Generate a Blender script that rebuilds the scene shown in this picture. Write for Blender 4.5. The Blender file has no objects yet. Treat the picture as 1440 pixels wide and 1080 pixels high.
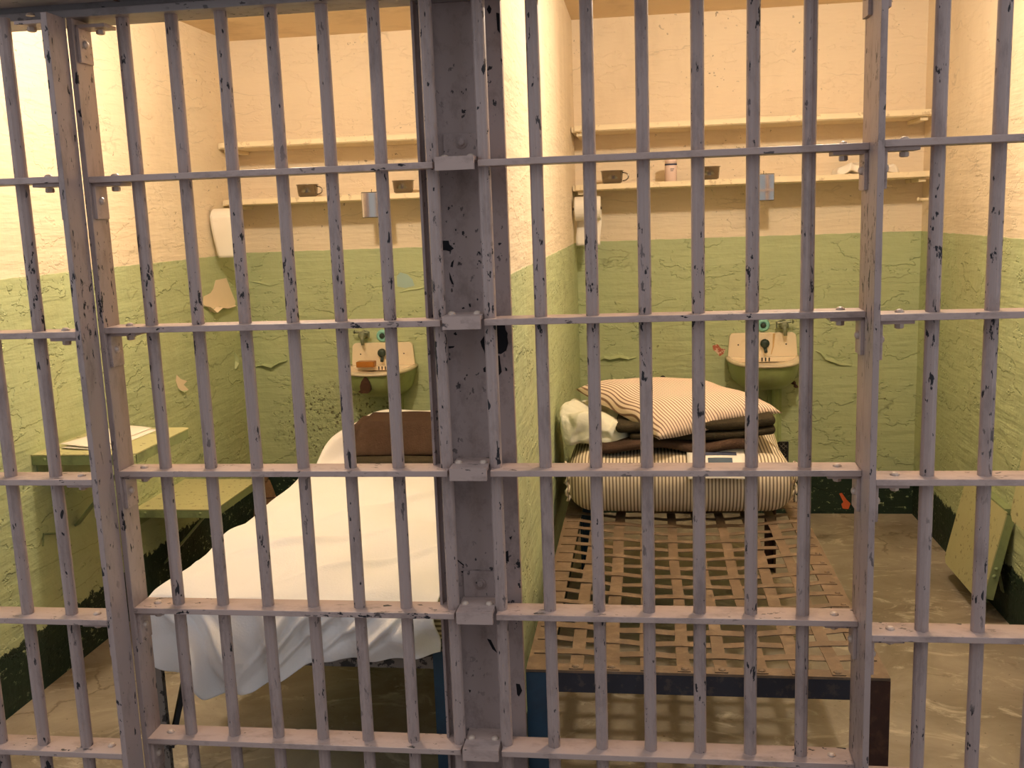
import bpy, bmesh, math, random
from mathutils import Vector, Matrix, noise
random.seed(7)
S = bpy.context.scene
COL = S.collection
PI = math.pi

# ------------------------------------------------------------------ camera
CAM = Vector((.3047, -1.943, 1.441))
YAW, PITCH, ROLL, FPX = .1359, .1687, -.0363, 1398.2
_f = Vector((-math.sin(YAW)*math.cos(PITCH), math.cos(YAW)*math.cos(PITCH), -math.sin(PITCH)))
_r0 = Vector((math.cos(YAW), math.sin(YAW), 0))
_u0 = _r0.cross(_f)
_r = _r0*math.cos(ROLL) + _u0*math.sin(ROLL)
_u = -_r0*math.sin(ROLL) + _u0*math.cos(ROLL)
cd = bpy.data.cameras.new('camera'); cam = bpy.data.objects.new('camera', cd); COL.objects.link(cam)
cd.sensor_width = 36; cd.sensor_fit = 'HORIZONTAL'; cd.lens = FPX/1440*36; cd.clip_start = .05
cam.matrix_world = Matrix(((_r.x, _u.x, -_f.x, CAM.x), (_r.y, _u.y, -_f.y, CAM.y), (_r.z, _u.z, -_f.z, CAM.z), (0, 0, 0, 1)))
S.camera = cam

# ------------------------------------------------------------------ light of the cell hall (sky through its skylights)
W = bpy.data.worlds.new('hall_daylight'); S.world = W; W.use_nodes = True
W.node_tree.nodes['Background'].inputs[0].default_value = (.84, .91, 1.02, 1)
W.node_tree.nodes['Background'].inputs[1].default_value = 1.25
LAMP_L = 705.0                       # radiance of the two bulbs on the cell ceilings
LAMP_COL = (1.0, .835, .645)
S.view_settings.view_transform = 'Standard'; S.view_settings.look = 'None'
S.view_settings.exposure = 0; S.view_settings.gamma = 1; S.view_settings.use_curve_mapping = False

# measured layout (metres): bars stand at y = 0, cells run to y = D
D = 2.72; XL = -1.612; XR = 1.525; XM0 = -.088; XM1 = -.005; ZC = 2.29; ZB = 1.304
BP = .1016                           # bar pitch
RAILZ = [1.54, 1.235, .930, .6255, .3207, .016]

def ray(px, py): return _f + _r*((px-720)/FPX) - _u*((py-540)/FPX)
def atX(px, py, X): d = ray(px, py); return CAM + d*((X-CAM.x)/d.x)
def atY(px, py, Y): d = ray(px, py); return CAM + d*((Y-CAM.y)/d.y)
def atZ(px, py, Z): d = ray(px, py); return CAM + d*((Z-CAM.z)/d.z)

# ------------------------------------------------------------------ node helpers
def sock(nt, a, inp):
    if isinstance(a, bpy.types.NodeSocket): nt.links.new(a, inp)
    else: inp.default_value = a
class NT:
    def __init__(s, name):
        s.m = bpy.data.materials.new(name); s.m.use_nodes = True; s.nt = s.m.node_tree
        s.b = s.nt.nodes['Principled BSDF']
        g = s.nt.nodes.new('ShaderNodeNewGeometry'); s.pos = g.outputs['Position']
    def n(s, t): return s.nt.nodes.new(t)
    def math(s, op, a, b=0.0, c=None):
        k = s.n('ShaderNodeMath'); k.operation = op; sock(s.nt, a, k.inputs[0]); sock(s.nt, b, k.inputs[1])
        if c is not None: sock(s.nt, c, k.inputs[2])
        return k.outputs[0]
    def scale(s, v, vec):
        k = s.n('ShaderNodeVectorMath'); k.operation = 'MULTIPLY'; sock(s.nt, v, k.inputs[0]); k.inputs[1].default_value = vec; return k.outputs[0]
    def addv(s, a, b):
        k = s.n('ShaderNodeVectorMath'); k.operation = 'ADD'; sock(s.nt, a, k.inputs[0]); sock(s.nt, b, k.inputs[1]); return k.outputs[0]
    def noise(s, scale, detail=4, rough=.55, vec=None, dist=0, col=False):
        k = s.n('ShaderNodeTexNoise'); k.inputs['Scale'].default_value = scale; k.inputs['Detail'].default_value = detail
        k.inputs['Roughness'].default_value = rough; k.inputs['Distortion'].default_value = dist
        s.nt.links.new(vec if vec is not None else s.pos, k.inputs['Vector']); return k.outputs['Color' if col else 'Fac']
    def vor(s, scale, vec=None, feat='DISTANCE_TO_EDGE'):
        k = s.n('ShaderNodeTexVoronoi'); k.feature = feat; k.inputs['Scale'].default_value = scale
        s.nt.links.new(vec if vec is not None else s.pos, k.inputs['Vector']); return k.outputs['Distance']
    def ramp(s, v, lo, hi, a=0.0, b=1.0):
        k = s.n('ShaderNodeMapRange'); k.clamp = True
        for i, x in enumerate((v, lo, hi, a, b)): sock(s.nt, x, k.inputs[i])
        return k.outputs[0]
    def mix(s, f, a, b):
        k = s.n('ShaderNodeMix'); k.data_type = 'RGBA'; sock(s.nt, f, k.inputs[0])
        for x, i in ((a, 6), (b, 7)):
            if isinstance(x, tuple): x = (*x[:3], 1)
            sock(s.nt, x, k.inputs[i])
        return k.outputs[2]
    def xyz(s, v=None):
        k = s.n('ShaderNodeSeparateXYZ'); s.nt.links.new(v if v is not None else s.pos, k.inputs[0]); return k.outputs
    def bump(s, h, dist=.002, strength=1.0):
        k = s.n('ShaderNodeBump'); k.inputs['Distance'].default_value = dist; k.inputs['Strength'].default_value = strength
        s.nt.links.new(h, k.inputs['Height']); s.nt.links.new(k.outputs[0], s.b.inputs['Normal'])
    def set(s, col=None, rough=None, metal=None, spec=None):
        for x, nm in ((col, 'Base Color'), (rough, 'Roughness'), (metal, 'Metallic'), (spec, 'Specular IOR Level')):
            if x is None: continue
            if isinstance(x, tuple): x = (*x[:3], 1)
            sock(s.nt, x, s.b.inputs[nm])
        return s.m

CREAM = (.82, .69, .515); GREEN = (.46, .52, .29); DKGREEN = (.014, .030, .018)
def mat_wall(name, top=CREAM, low=GREEN):
    t = NT(name); x, y, z = t.xyz()
    wob = t.math('MULTIPLY_ADD', t.noise(14, 3), .008, -.004)
    up = t.ramp(t.math('ADD', z, wob), ZB-.0015, ZB+.0015)
    blot = t.noise(2.2, 5, .6)
    lowc = t.mix(blot, tuple(c*.86 for c in low), tuple(min(1, c*1.12) for c in low))
    topc = t.mix(blot, tuple(c*.92 for c in top), tuple(min(1, c*1.05) for c in top))
    c = t.mix(up, lowc, topc)
    # hairline cracks in the paint, lying mostly along the board marks
    wv = t.addv(t.scale(t.pos, (1, 1, 2.2)), t.scale(t.noise(5, 5, .65, col=True), (.35, .35, .35)))
    cr = t.ramp(t.vor(2.6, wv), .0, .007, 1, 0)
    cr = t.math('MULTIPLY', cr, t.ramp(t.noise(2.7, 2), .58, .66))
    wv2 = t.addv(t.scale(t.pos, (.55, .55, 7.0)), t.scale(t.noise(4, 4, .6, col=True), (.5, .5, .5)))
    seam = t.math('MULTIPLY', t.ramp(t.vor(.9, wv2), 0, .012, 1, 0), t.ramp(t.noise(3.3, 2), .50, .60))
    cr = t.math('MULTIPLY', t.math('MAXIMUM', t.math('MULTIPLY', cr, .7), seam), t.ramp(up, 0, 1, 1, .55))
    spots = t.math('MULTIPLY', t.ramp(t.noise(55, 2, .5), .70, .735), t.ramp(t.noise(3.1, 2), .50, .62))
    # pitted, blistered paint low on the back wall behind the made bed
    dx = t.math('DIVIDE', t.math('ADD', x, 1.22), .34); dz = t.math('DIVIDE', t.math('SUBTRACT', z, .46), .24); dy = t.math('MULTIPLY', t.math('SUBTRACT', y, D), 3)
    rr = t.math('ADD', t.math('ADD', t.math('MULTIPLY', dx, dx), t.math('MULTIPLY', dz, dz)), t.math('MULTIPLY', dy, dy))
    pitm = t.ramp(t.math('ADD', rr, t.math('MULTIPLY', t.noise(7, 3), 1.3)), 1.15, 1.75, 1, 0)
    pits = t.math('MULTIPLY', t.ramp(t.noise(62, 3, .6), .58, .63), pitm)
    dk = t.math('MAXIMUM', t.math('MAXIMUM', t.math('MULTIPLY', cr, .42), t.math('MULTIPLY', spots, .6)), t.math('MULTIPLY', pits, .75))
    c = t.mix(dk, c, (.075, .06, .03))
    stain = t.math('MULTIPLY', t.ramp(t.noise(1.6, 6, .65, vec=t.scale(t.pos, (1, 1, .45))), .52, .75), .30)
    c = t.mix(stain, c, (.36, .25, .11))
    # dark skirting paint with a chipped upper edge and flecks
    zz = t.math('ADD', z, t.math('MULTIPLY_ADD', t.noise(30, 6, .7), .09, -.045))
    dark = t.ramp(zz, .196, .199, 1, 0)
    fleck = t.math('MULTIPLY', t.ramp(t.noise(38, 6, .75, vec=t.scale(t.pos, (1, 1, 1.8))), .60, .62), t.ramp(t.noise(4, 2), .45, .55))
    dark = t.math('MULTIPLY', dark, t.math('SUBTRACT', 1.0, t.math('MULTIPLY', fleck, .8)))
    c = t.mix(dark, c, DKGREEN)
    h = t.math('MULTIPLY', t.noise(11, 4, .6), t.ramp(up, 0, 1, .8, .45))
    h = t.math('ADD', h, t.math('MULTIPLY', t.noise(5, 3, .6, vec=t.scale(t.pos, (.6, .6, 5))), .9))
    layer = t.ramp(t.noise(3.4, 5, .62, vec=t.scale(t.pos, (1, 1, 1.9))), .525, .54)
    h = t.math('ADD', h, t.math('MULTIPLY', layer, t.ramp(up, 0, 1, .42, .16)))
    h = t.math('ADD', h, t.math('MULTIPLY', t.math('MULTIPLY', t.noise(48, 3), pitm), 1.2))
    t.bump(h, .010, .9)
    return t.set(c, .62, spec=.3)

def mat_steel(name, base=(.315, .232, .205), chips=1.0, stretch=(1, 1, .35), rough=.42, worn=False):
    t = NT(name)
    v = t.scale(t.pos, stretch)
    c = t.mix(t.noise(3, 4), tuple(k*.86 for k in base), tuple(k*1.12 for k in base))
    grime = t.math('MULTIPLY', t.ramp(t.noise(24, 5, .7, vec=v), .50, .72), .62)
    c = t.mix(grime, c, (.13, .09, .08))
    ch = t.math('MULTIPLY', t.ramp(t.noise(75, 3, .6, vec=v), .635, .65), t.ramp(t.noise(5, 2), .49-.05*chips, .58))
    ch = t.math('MAXIMUM', ch, t.ramp(t.noise(42, 2, .5, vec=v), .755-.01*chips, .765-.01*chips))
    if worn:                                  # paint rubbed off at hand height
        hand = t.ramp(t.math('ABSOLUTE', t.math('SUBTRACT', t.xyz()[2], 1.29)), .05, .17, .075, 0)
        ch = t.math('MAXIMUM', ch, t.ramp(t.math('ADD', t.noise(85, 4, .65, vec=v), hand), .665, .685))
    c = t.mix(ch, c, (.012, .010, .012))
    h = t.math('SUBTRACT', t.math('MULTIPLY', t.noise(45, 4, vec=v), .5), t.math('MULTIPLY', ch, .6))
    t.bump(h, .0016, .6)
    return t.set(c, t.math('ADD', t.math('MULTIPLY', ch, .2), rough), spec=.4)

def mat_plain(name, col, rough=.6, metal=0, var=.12, scale=12, bump=0, bscale=60, spec=.4, dirt=None, dirt_amt=.5, dirt_scale=9, dirt_lo=.5, dirt_hi=.65):
    t = NT(name)
    c = t.mix(t.noise(scale, 4), tuple(k*(1-var) for k in col), tuple(min(1, k*(1+var)) for k in col))
    if dirt: c = t.mix(t.math('MULTIPLY', t.ramp(t.noise(dirt_scale, 5, .65), dirt_lo, dirt_hi), dirt_amt), c, dirt)
    if bump: t.bump(t.noise(bscale, 4), bump, .8)
    return t.set(c, rough, metal, spec)

def mat_stripe(name, axis, pitch, duty, a, b, uv=False, wob=.12):
    t = NT(name)
    if uv:
        k = t.n('ShaderNodeUVMap'); k.uv_map = 'UVMap'; src = k.outputs[0]
    else: src = t.pos
    k = t.n('ShaderNodeVectorMath'); k.operation = 'DOT_PRODUCT'; t.nt.links.new(src, k.inputs[0]); k.inputs[1].default_value = axis
    q = t.math('FRACT', t.math('ADD', t.math('DIVIDE', k.outputs['Value'], pitch), t.math('MULTIPLY', t.noise(9, 2), wob)))
    tri = t.math('ABSOLUTE', t.math('SUBTRACT', q, .5))
    f = t.ramp(tri, duty/2-.05, duty/2+.05, 1, 0)
    c = t.mix(f, a, b)
    c = t.mix(t.math('MULTIPLY', t.noise(4, 4), .25), c, (.5, .38, .24))
    t.bump(t.noise(26, 4), .004, .5)
    return t.set(c, .85, spec=.15)

M = {}
M['wall'] = mat_wall('wall_paint_cream_over_green')
M['ceil'] = mat_plain('shaded_ceiling_paint', (.74, .58, .37), .7, var=.08, scale=3, bump=.004, bscale=9, dirt=(.42, .30, .16), dirt_amt=.4, dirt_scale=3)  # tan darker than the wall cream: weaker indirect light put into the colour
M['steel'] = mat_steel('mauve_grey_paint_on_bars', chips=1.2, worn=True)
M['rail'] = mat_steel('mauve_grey_paint_on_rails', (.375, .272, .235), chips=.9, stretch=(.5, 1, 1))
M['pier'] = mat_steel('mauve_grey_paint_on_pier', (.30, .225, .205), chips=.8, stretch=(1, 1, .7), rough=.5)
M['lintel'] = mat_steel('grey_paint_on_lintel', (.26, .22, .21), chips=.5, stretch=(.6, 1, 1))
M['bare'] = mat_plain('bare_black_iron', (.008, .007, .009), .7, spec=.2)
def mat_floor():
    t = NT('stained_concrete')
    c = t.mix(t.ramp(t.noise(2.2, 7, .65, dist=.6), .35, .65), (.21, .172, .122), (.40, .345, .265))
    c = t.mix(t.math('MULTIPLY', t.ramp(t.noise(5, 6, .7, vec=t.scale(t.pos, (1, 1.6, 1)), dist=1.2), .55, .66), .75), c, (.60, .53, .42))
    wv = t.addv(t.pos, t.scale(t.noise(4, 5, .6, col=True), (.25, .25, .25)))
    cr = t.math('MULTIPLY', t.ramp(t.vor(1.5, wv), 0, .012, 1, 0), t.ramp(t.noise(2, 2), .48, .56))
    c = t.mix(t.math('MULTIPLY', cr, .6), c, (.08, .055, .03))
    c = t.mix(t.math('MULTIPLY', t.ramp(t.noise(60, 2), .70, .73), .6), c, (.08, .06, .04))
    t.bump(t.math('SUBTRACT', t.noise(12, 6, .6), t.math('MULTIPLY', cr, .4)), .004, .6)
    return t.set(c, t.ramp(t.noise(3.5, 4), .3, .7, .35, .65), spec=.35)
M['floor'] = mat_floor()
M['hallwall'] = mat_plain('far_tier_paint', (.42, .38, .33), .7, var=.1, scale=1.5)
M['hall'] = mat_plain('polished_hall_floor', (.20, .17, .16), .35, var=.1, scale=3, bump=.001)
M['sheet'] = mat_plain('white_cotton_sheet', (.80, .77, .74), .85, var=.02, bump=.0012, bscale=160, spec=.1)
M['tick'] = mat_stripe('ticking_mattress', (1, 0, 0), .0112, .42, (.80, .70, .54), (.20, .15, .105), wob=.25)
M['tick2'] = mat_stripe('ticking_mattress_end', (0, .45, 1), .012, .5, (.66, .55, .36), (.16, .12, .08))
M['pillow'] = mat_stripe('ticking_pillow', (1, 0, 0), .0098, .36, (.86, .70, .56), (.22, .12, .085), uv=True, wob=.2)
M['linen'] = mat_plain('creased_offwhite_linen', (.72, .70, .56), .85, var=.06, bump=.004, bscale=30, spec=.1)
M['brown'] = mat_plain('brown_wool', (.055, .034, .024), .95, var=.25, scale=60, bump=.003, bscale=180, spec=.05, dirt=(.085, .055, .038), dirt_amt=.5, dirt_scale=6)
M['olive'] = mat_plain('dark_olive_wool', (.048, .039, .025), .95, var=.2, scale=60, bump=.003, bscale=180, spec=.05)
M['enamel'] = mat_plain('cream_enamel', (.86, .72, .52), .22, var=.04, scale=6, spec=.5, dirt=(.55, .33, .14), dirt_amt=.35, dirt_scale=14, dirt_lo=.55, dirt_hi=.75)
M['bowlgreen'] = mat_plain('green_paint_on_sink', (.36, .43, .18), .4, var=.1, bump=.001, dirt=(.25, .24, .12), dirt_amt=.5)
M['shelf'] = mat_plain('cream_paint_on_shelf', (.82, .69, .47), .6, var=.07, bump=.002, bscale=18, dirt=(.38, .26, .14), dirt_amt=.5, dirt_scale=26, dirt_lo=.58, dirt_hi=.66)
M['table'] = mat_plain('yellow_green_table_paint', (.50, .48, .25), .5, var=.08, bump=.001, dirt=(.16, .13, .07), dirt_amt=.8, dirt_scale=42, dirt_lo=.60, dirt_hi=.64)
M['flange'] = mat_plain('green_table_edge_paint', (.26, .32, .15), .5, var=.1, dirt=(.08, .09, .05), dirt_amt=.5)
M['cup'] = mat_plain('brushed_steel', (.30, .275, .25), .24, 1.0, var=.06, spec=.5)
M['mirror'] = mat_plain('mirror_glass', (.86, .86, .84), .04, 1.0, var=.01)
M['black'] = mat_plain('black_edge', (.012, .011, .011), .5)
M['paper'] = mat_plain('white_paper', (.86, .80, .70), .8, var=.02, spec=.1)
M['print'] = mat_plain('dark_blue_print', (.035, .045, .09), .6)
M['pink'] = mat_plain('pale_pink_plastic', (.78, .60, .54), .4, var=.03)
M['valve'] = mat_plain('grey_green_valve', (.21, .23, .15), .45, .3, var=.2, scale=40)
M['teal'] = mat_plain('teal_plastic', (.27, .60, .50), .35, var=.15, scale=30)
M['rubber'] = mat_plain('dark_green_rubber', (.030, .045, .035), .4, var=.2)
M['soap'] = mat_plain('amber_soap', (.36, .13, .015), .35, var=.2, scale=20)
M['rust'] = mat_plain('rusty_strap_iron', (.165, .112, .070), .6, .2, var=.25, scale=14, bump=.001, dirt=(.28, .205, .14), dirt_amt=.6, dirt_scale=20)
M['rustdk'] = mat_plain('dark_red_rust', (.060, .026, .016), .6, .2, var=.3, scale=30, bump=.001, dirt=(.13, .06, .03), dirt_amt=.5, dirt_scale=40)
M['navy'] = mat_plain('chipped_navy_paint', (.024, .025, .034), .5, var=.3, dirt=(.11, .08, .06), dirt_amt=.45, dirt_scale=30, dirt_lo=.55, dirt_hi=.62)
M['blue'] = mat_plain('slate_blue_paint', (.024, .062, .105), .45, var=.15, dirt=(.02, .03, .05), dirt_amt=.5)
M['chipgrey'] = mat_plain('chipped_grey_paint', (.20, .17, .145), .6, var=.15, dirt=(.02, .018, .016), dirt_amt=.95, dirt_scale=34, dirt_lo=.52, dirt_hi=.55)
M['broom'] = mat_plain('broom_straw', (.17, .10, .05), .9, var=.3, scale=90, bump=.004, bscale=120)
M['brass'] = mat_plain('painted_bolt', (.45, .34, .27), .4, .1)
M['peelcream'] = mat_plain('old_cream_layer', (.86, .71, .52), .7, var=.06)
M['peelteal'] = mat_plain('old_blue_layer', (.36, .50, .46), .7, var=.08)
M['peelred'] = mat_plain('red_lead_layer', (.42, .12, .07), .7, var=.3, scale=60, dirt=(.75, .55, .42), dirt_amt=.9, dirt_scale=70, dirt_lo=.50, dirt_hi=.54)
M['peelorange'] = mat_plain('orange_scrap', (.62, .12, .04), .7, var=.2)
M['greenflap'] = mat_plain('green_paint_flake', GREEN, .6, var=.08)
def mat_bulb():
    t = NT('lit_bulb'); t.b.inputs['Emission Color'].default_value = (*LAMP_COL, 1); t.b.inputs['Emission Strength'].default_value = LAMP_L
    return t.set((.9, .85, .7), .4)
M['bulb'] = mat_bulb()

# ------------------------------------------------------------------ geometry helpers (world coordinates in, one mesh object out)
WLOC = {}
def obj(name, vf, mat, parent=None, origin=None, smooth=False, bevel=0, uv=None, solid=0, subd=0):
    V, F = vf
    V = [Vector(v) for v in V]
    if origin is None:
        if parent is not None: origin = WLOC[parent.name]
        else:
            xs = [v.x for v in V]; ys = [v.y for v in V]; zs = [v.z for v in V]
            origin = Vector(((min(xs)+max(xs))/2, (min(ys)+max(ys))/2, min(zs)))
    origin = Vector(origin)
    me = bpy.data.meshes.new(name); me.from_pydata([tuple(v-origin) for v in V], [], F)
    if uv:
        l = me.uv_layers.new(name='UVMap')
        for lp in me.loops: l.data[lp.index].uv = uv[lp.vertex_index]
    bm = bmesh.new(); bm.from_mesh(me)
    if not solid: bmesh.ops.recalc_face_normals(bm, faces=bm.faces)
    if bevel: bmesh.ops.bevel(bm, geom=bm.edges[:], offset=bevel, segments=2, affect='EDGES', profile=.6)
    bm.to_mesh(me); bm.free()
    if smooth: me.shade_smooth()
    me.materials.append(M[mat] if isinstance(mat, str) else mat)
    o = bpy.data.objects.new(name, me); COL.objects.link(o)
    place(o, origin, parent)
    if solid: k = o.modifiers.new('thick', 'SOLIDIFY'); k.thickness = solid; k.offset = 0
    if subd: k = o.modifiers.new('smooth', 'SUBSURF'); k.levels = subd; k.render_levels = subd
    return o
def place(o, origin, parent):
    WLOC[o.name] = Vector(origin)
    if parent is not None: o.parent = parent; o.location = Vector(origin)-WLOC[parent.name]
    else: o.location = origin
def inst(name, src, origin, parent):
    o = bpy.data.objects.new(name, src.data); COL.objects.link(o); place(o, origin, parent); return o
def thing(name, loc, label, cat, group=None):
    o = bpy.data.objects.new(name, None); COL.objects.link(o); o.empty_display_size = .05; place(o, loc, None)
    return tag(o, label, cat, group)
def tag(o, label, cat, group=None):
    o['label'] = label; o['category'] = cat
    if group: o['group'] = group
    return o
def struct(o, label=None):
    o['kind'] = 'structure'
    if label: o['label'] = label
    return o
def cat(*vfs):
    V, F = [], []
    for v, f in vfs:
        n = len(V); V += list(v); F += [tuple(i+n for i in q) for q in f]
    return V, F
def box(x0, x1, y0, y1, z0, z1):
    V = [(x, y, z) for z in (z0, z1) for y in (y0, y1) for x in (x0, x1)]
    return V, [(0, 2, 3, 1), (4, 5, 7, 6), (0, 1, 5, 4), (2, 6, 7, 3), (0, 4, 6, 2), (1, 3, 7, 5)]
def frame_of(d):
    d = Vector(d).normalized(); a = Vector((0, 0, 1)) if abs(d.z) < .9 else Vector((1, 0, 0))
    s = d.cross(a).normalized(); return s, d.cross(s).normalized()
def tube(pts, r, n=10, caps=True):
    pts = [Vector(p) for p in pts]; V, F = [], []
    rs = r if isinstance(r, (list, tuple)) else [r]*len(pts)
    s = None
    for i, p in enumerate(pts):
        d = (pts[min(i+1, len(pts)-1)]-pts[max(i-1, 0)])
        if s is None: s, t = frame_of(d)
        else:
            dn = d.normalized(); s = (s-dn*s.dot(dn)).normalized(); t = dn.cross(s)
        for k in range(n):
            a = 2*PI*k/n; V.append(p+(s*math.cos(a)+t*math.sin(a))*rs[i])
    for i in range(len(pts)-1):
        for k in range(n): F.append((i*n+k, i*n+(k+1) % n, (i+1)*n+(k+1) % n, (i+1)*n+k))
    if caps: F.append(tuple(range(n-1, -1, -1))); F.append(tuple(range((len(pts)-1)*n, len(pts)*n)))
    return V, F
def lathe(prof, c, axis=(0, 0, 1), n=24):
    """profile of (radius, height) swept about an axis through c"""
    ax = Vector(axis).normalized(); s, t = frame_of(ax); c = Vector(c); V, F = [], []
    for r, h in prof:
        for k in range(n):
            a = 2*PI*k/n; V.append(c+ax*h+(s*math.cos(a)+t*math.sin(a))*max(r, 1e-5))
    for i in range(len(prof)-1):
        for k in range(n): F.append((i*n+k, i*n+(k+1) % n, (i+1)*n+(k+1) % n, (i+1)*n+k))
    F.append(tuple(range(n-1, -1, -1))); F.append(tuple(range((len(prof)-1)*n, len(prof)*n)))
    return V, F
def dome(c, r, h, axis=(0, 0, 1), n=10):
    return lathe([(r, 0), (r*.92, h*.45), (r*.6, h*.85), (r*.2, h)], c, axis, n)
def prism(poly, dvec):
    d = Vector(dvec); P = [Vector(p) for p in poly]; n = len(P)
    return P+[p+d for p in P], [tuple(range(n-1, -1, -1)), tuple(range(n, 2*n))]+[(i, (i+1) % n, n+(i+1) % n, n+i) for i in range(n)]
def grid(fn, nu, nv):
    V = [fn(i/nu, j/nv) for j in range(nv+1) for i in range(nu+1)]
    return V, [(j*(nu+1)+i, j*(nu+1)+i+1, (j+1)*(nu+1)+i+1, (j+1)*(nu+1)+i) for j in range(nv) for i in range(nu)]
def softbox(x0, x1, y0, y1, z0, z1, r, n=(16, 12, 6), fn=None):
    """rounded box, bent and crumpled by fn"""
    bm = bmesh.new(); cx, cy, cz = (x0+x1)/2, (y0+y1)/2, (z0+z1)/2; hx, hy, hz = (x1-x0)/2, (y1-y0)/2, (z1-z0)/2
    vd = {}
    def ease(t): return math.sin(t*PI/2)*.35+t*.65
    def vert(i, j, k):
        key = (i, j, k)
        if key not in vd:
            q = Vector((ease(2*i/n[0]-1)*hx, ease(2*j/n[1]-1)*hy, ease(2*k/n[2]-1)*hz))
            c = Vector((max(-hx+r, min(hx-r, q.x)), max(-hy+r, min(hy-r, q.y)), max(-hz+r, min(hz-r, q.z))))
            d = q-c
            p = c+(d.normalized()*r if d.length > 1e-9 else d)
            p = Vector((p.x+cx, p.y+cy, p.z+cz))
            vd[key] = bm.verts.new(fn(p) if fn else p)
        return vd[key]
    for k in (0, n[2]):
        for i in range(n[0]):
            for j in range(n[1]): bm.faces.new((vert(i, j, k), vert(i+1, j, k), vert(i+1, j+1, k), vert(i, j+1, k)))
    for j in (0, n[1]):
        for i in range(n[0]):
            for k in range(n[2]): bm.faces.new((vert(i, j, k), vert(i+1, j, k), vert(i+1, j, k+1), vert(i, j, k+1)))
    for i in (0, n[0]):
        for j in range(n[1]):
            for k in range(n[2]): bm.faces.new((vert(i, j, k), vert(i, j+1, k), vert(i, j+1, k+1), vert(i, j, k+1)))
    bm.verts.index_update()
    vf = ([v.co.copy() for v in bm.verts], [tuple(v.index for v in f.verts) for f in bm.faces]); bm.free(); return vf
def nz(p, s, seed=0): return noise.noise(Vector((p[0]*s+seed, p[1]*s+seed*1.7, p[2]*s-seed)))

# ------------------------------------------------------------------ the setting
flr = struct(obj('floor', box(XL-.1, XR+.1, -.12, D+.1, -.1, 0), 'floor'), 'stained brown concrete floor of the two cells')
struct(obj('floor_hall', box(XL-2.2, XR+2.2, -5, -.12, -.1, -.004), 'hall'), 'smooth hall floor before the bars')
struct(obj('wall_hall', box(XL-2.2, XR+2.2, -5.1, -5, -.004, 5.0), 'hallwall'), 'opposite side of the hall behind the viewer')
struct(obj('ceiling', box(XL-.1, XR+.1, .066, D+.1, ZC, ZC+.12), 'ceil'), 'cream painted cell ceiling')
wb = struct(obj('wall_back', box(XL-.1, XR+.1, D, D+.12, 0, ZC), 'wall', origin=(0, D, 0)), 'cracked back wall, cream above and green below')
wl = struct(obj('wall_left', box(XL-.12, XL, .066, D, 0, ZC), 'wall', origin=(XL, 1, 0)), 'left cell wall, cream over peeling green')
wr = struct(obj('wall_right', box(XR, XR+.12, .066, D, 0, ZC), 'wall', origin=(XR, 1, 0)), 'right cell wall, cream over green')
wm = struct(obj('wall_middle', box(XM0, XM1, .066, D, 0, ZC), 'wall', origin=(XM0, 1, 0)), 'thin wall between the two cells')
struct(obj('wall_front_left', box(XL-1.7, XL+.018, .0, .0645, 0, ZC+.12), 'pier'), 'steel faced wall left of the left cell door')
struct(obj('wall_front_right', box(XR-.018, XR+1.7, .0, .0645, 0, ZC+.12), 'pier'), 'steel faced wall right of the right cell door')
struct(obj('wall_front', box(XL+.018, XR-.018, .0, .064, 2.06, ZC+.12), 'lintel'), 'steel facing above the bar fronts')

def px_poly(pts, plane, v):
    f = {'x': atX, 'y': atY, 'z': atZ}[plane]
    return [f(px, py, v) for px, py in pts]
def patch(parent, pts, plane, v, out, mat, name='exposed_patch'):
    """a flake of lost paint: an irregular thin plate lying on the wall"""
    P = px_poly(pts, plane, v)
    return obj(name, prism(P, Vector(out)*.0012), mat, parent)
def peel(parent, pts, plane, v, out, lift, h, mat='greenflap'):
    """a lip of paint curling off the wall along a crack"""
    P = px_poly(pts, plane, v); out = Vector(out); n = len(P); V, F = [], []
    for i, p in enumerate(P):
        k = math.sin(PI*(i+.35)/(n-.3))
        V += [p+Vector((0, 0, h*k+.002)), p+out*(lift*k+.0008), p+out*(lift*k*.5)+Vector((0, 0, -.0006))]
    for i in range(n-1):
        for a, b in ((0, 1), (1, 2), (2, 0)): F.append((3*i+a, 3*i+b, 3*i+3+b, 3*i+3+a))
    F += [(0, 1, 2), (3*n-3, 3*n-1, 3*n-2)]
    return obj('paint_flake', (V, F), mat, parent)
Yn = (0, -1, 0)
patch(wl, [(318, 391), (303, 394), (300, 406), (296, 412), (286, 417), (285, 428), (291, 431), (296, 439), (301, 433), (309, 431), (320, 435), (330, 431), (331, 424), (326, 412), (321, 399)], 'x', XL, (1, 0, 0), 'peelcream')
peel(wl, [(284, 430), (290, 432), (297, 440), (305, 433), (316, 434), (331, 430)], 'x', XL, (1, 0, 0), .030, .004, 'peelcream')
peel(wl, [(329, 497), (330, 503), (331, 511), (330, 519)], 'x', XL, (1, 0, 0), .02, .01)
patch(wl, [(248, 527), (254, 533), (263, 536), (258, 541), (265, 548), (257, 552), (250, 545), (247, 536)], 'x', XL, (1, 0, 0), 'peelcream')
peel(wl, [(250, 548), (256, 552), (262, 550)], 'x', XL, (1, 0, 0), .01, .006)
patch(wb, [(537, 378), (541, 377), (543, 387), (539, 393), (535, 388)], 'y', D, Yn, 'peelteal')
patch(wb, [(558, 388), (563, 383), (573, 386), (580, 393), (583, 402), (570, 405), (559, 403)], 'y', D, Yn, 'peelteal')
patch(wb, [(1002, 486), (1009, 484), (1014, 490), (1020, 491), (1018, 497), (1012, 501), (1008, 496), (1003, 492)], 'y', D, Yn, 'peelred')
patch(wb, [(1180, 694), (1184, 693), (1190, 702), (1196, 708), (1193, 716), (1185, 715), (1183, 709), (1186, 706)], 'y', D, Yn, 'peelorange')
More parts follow.
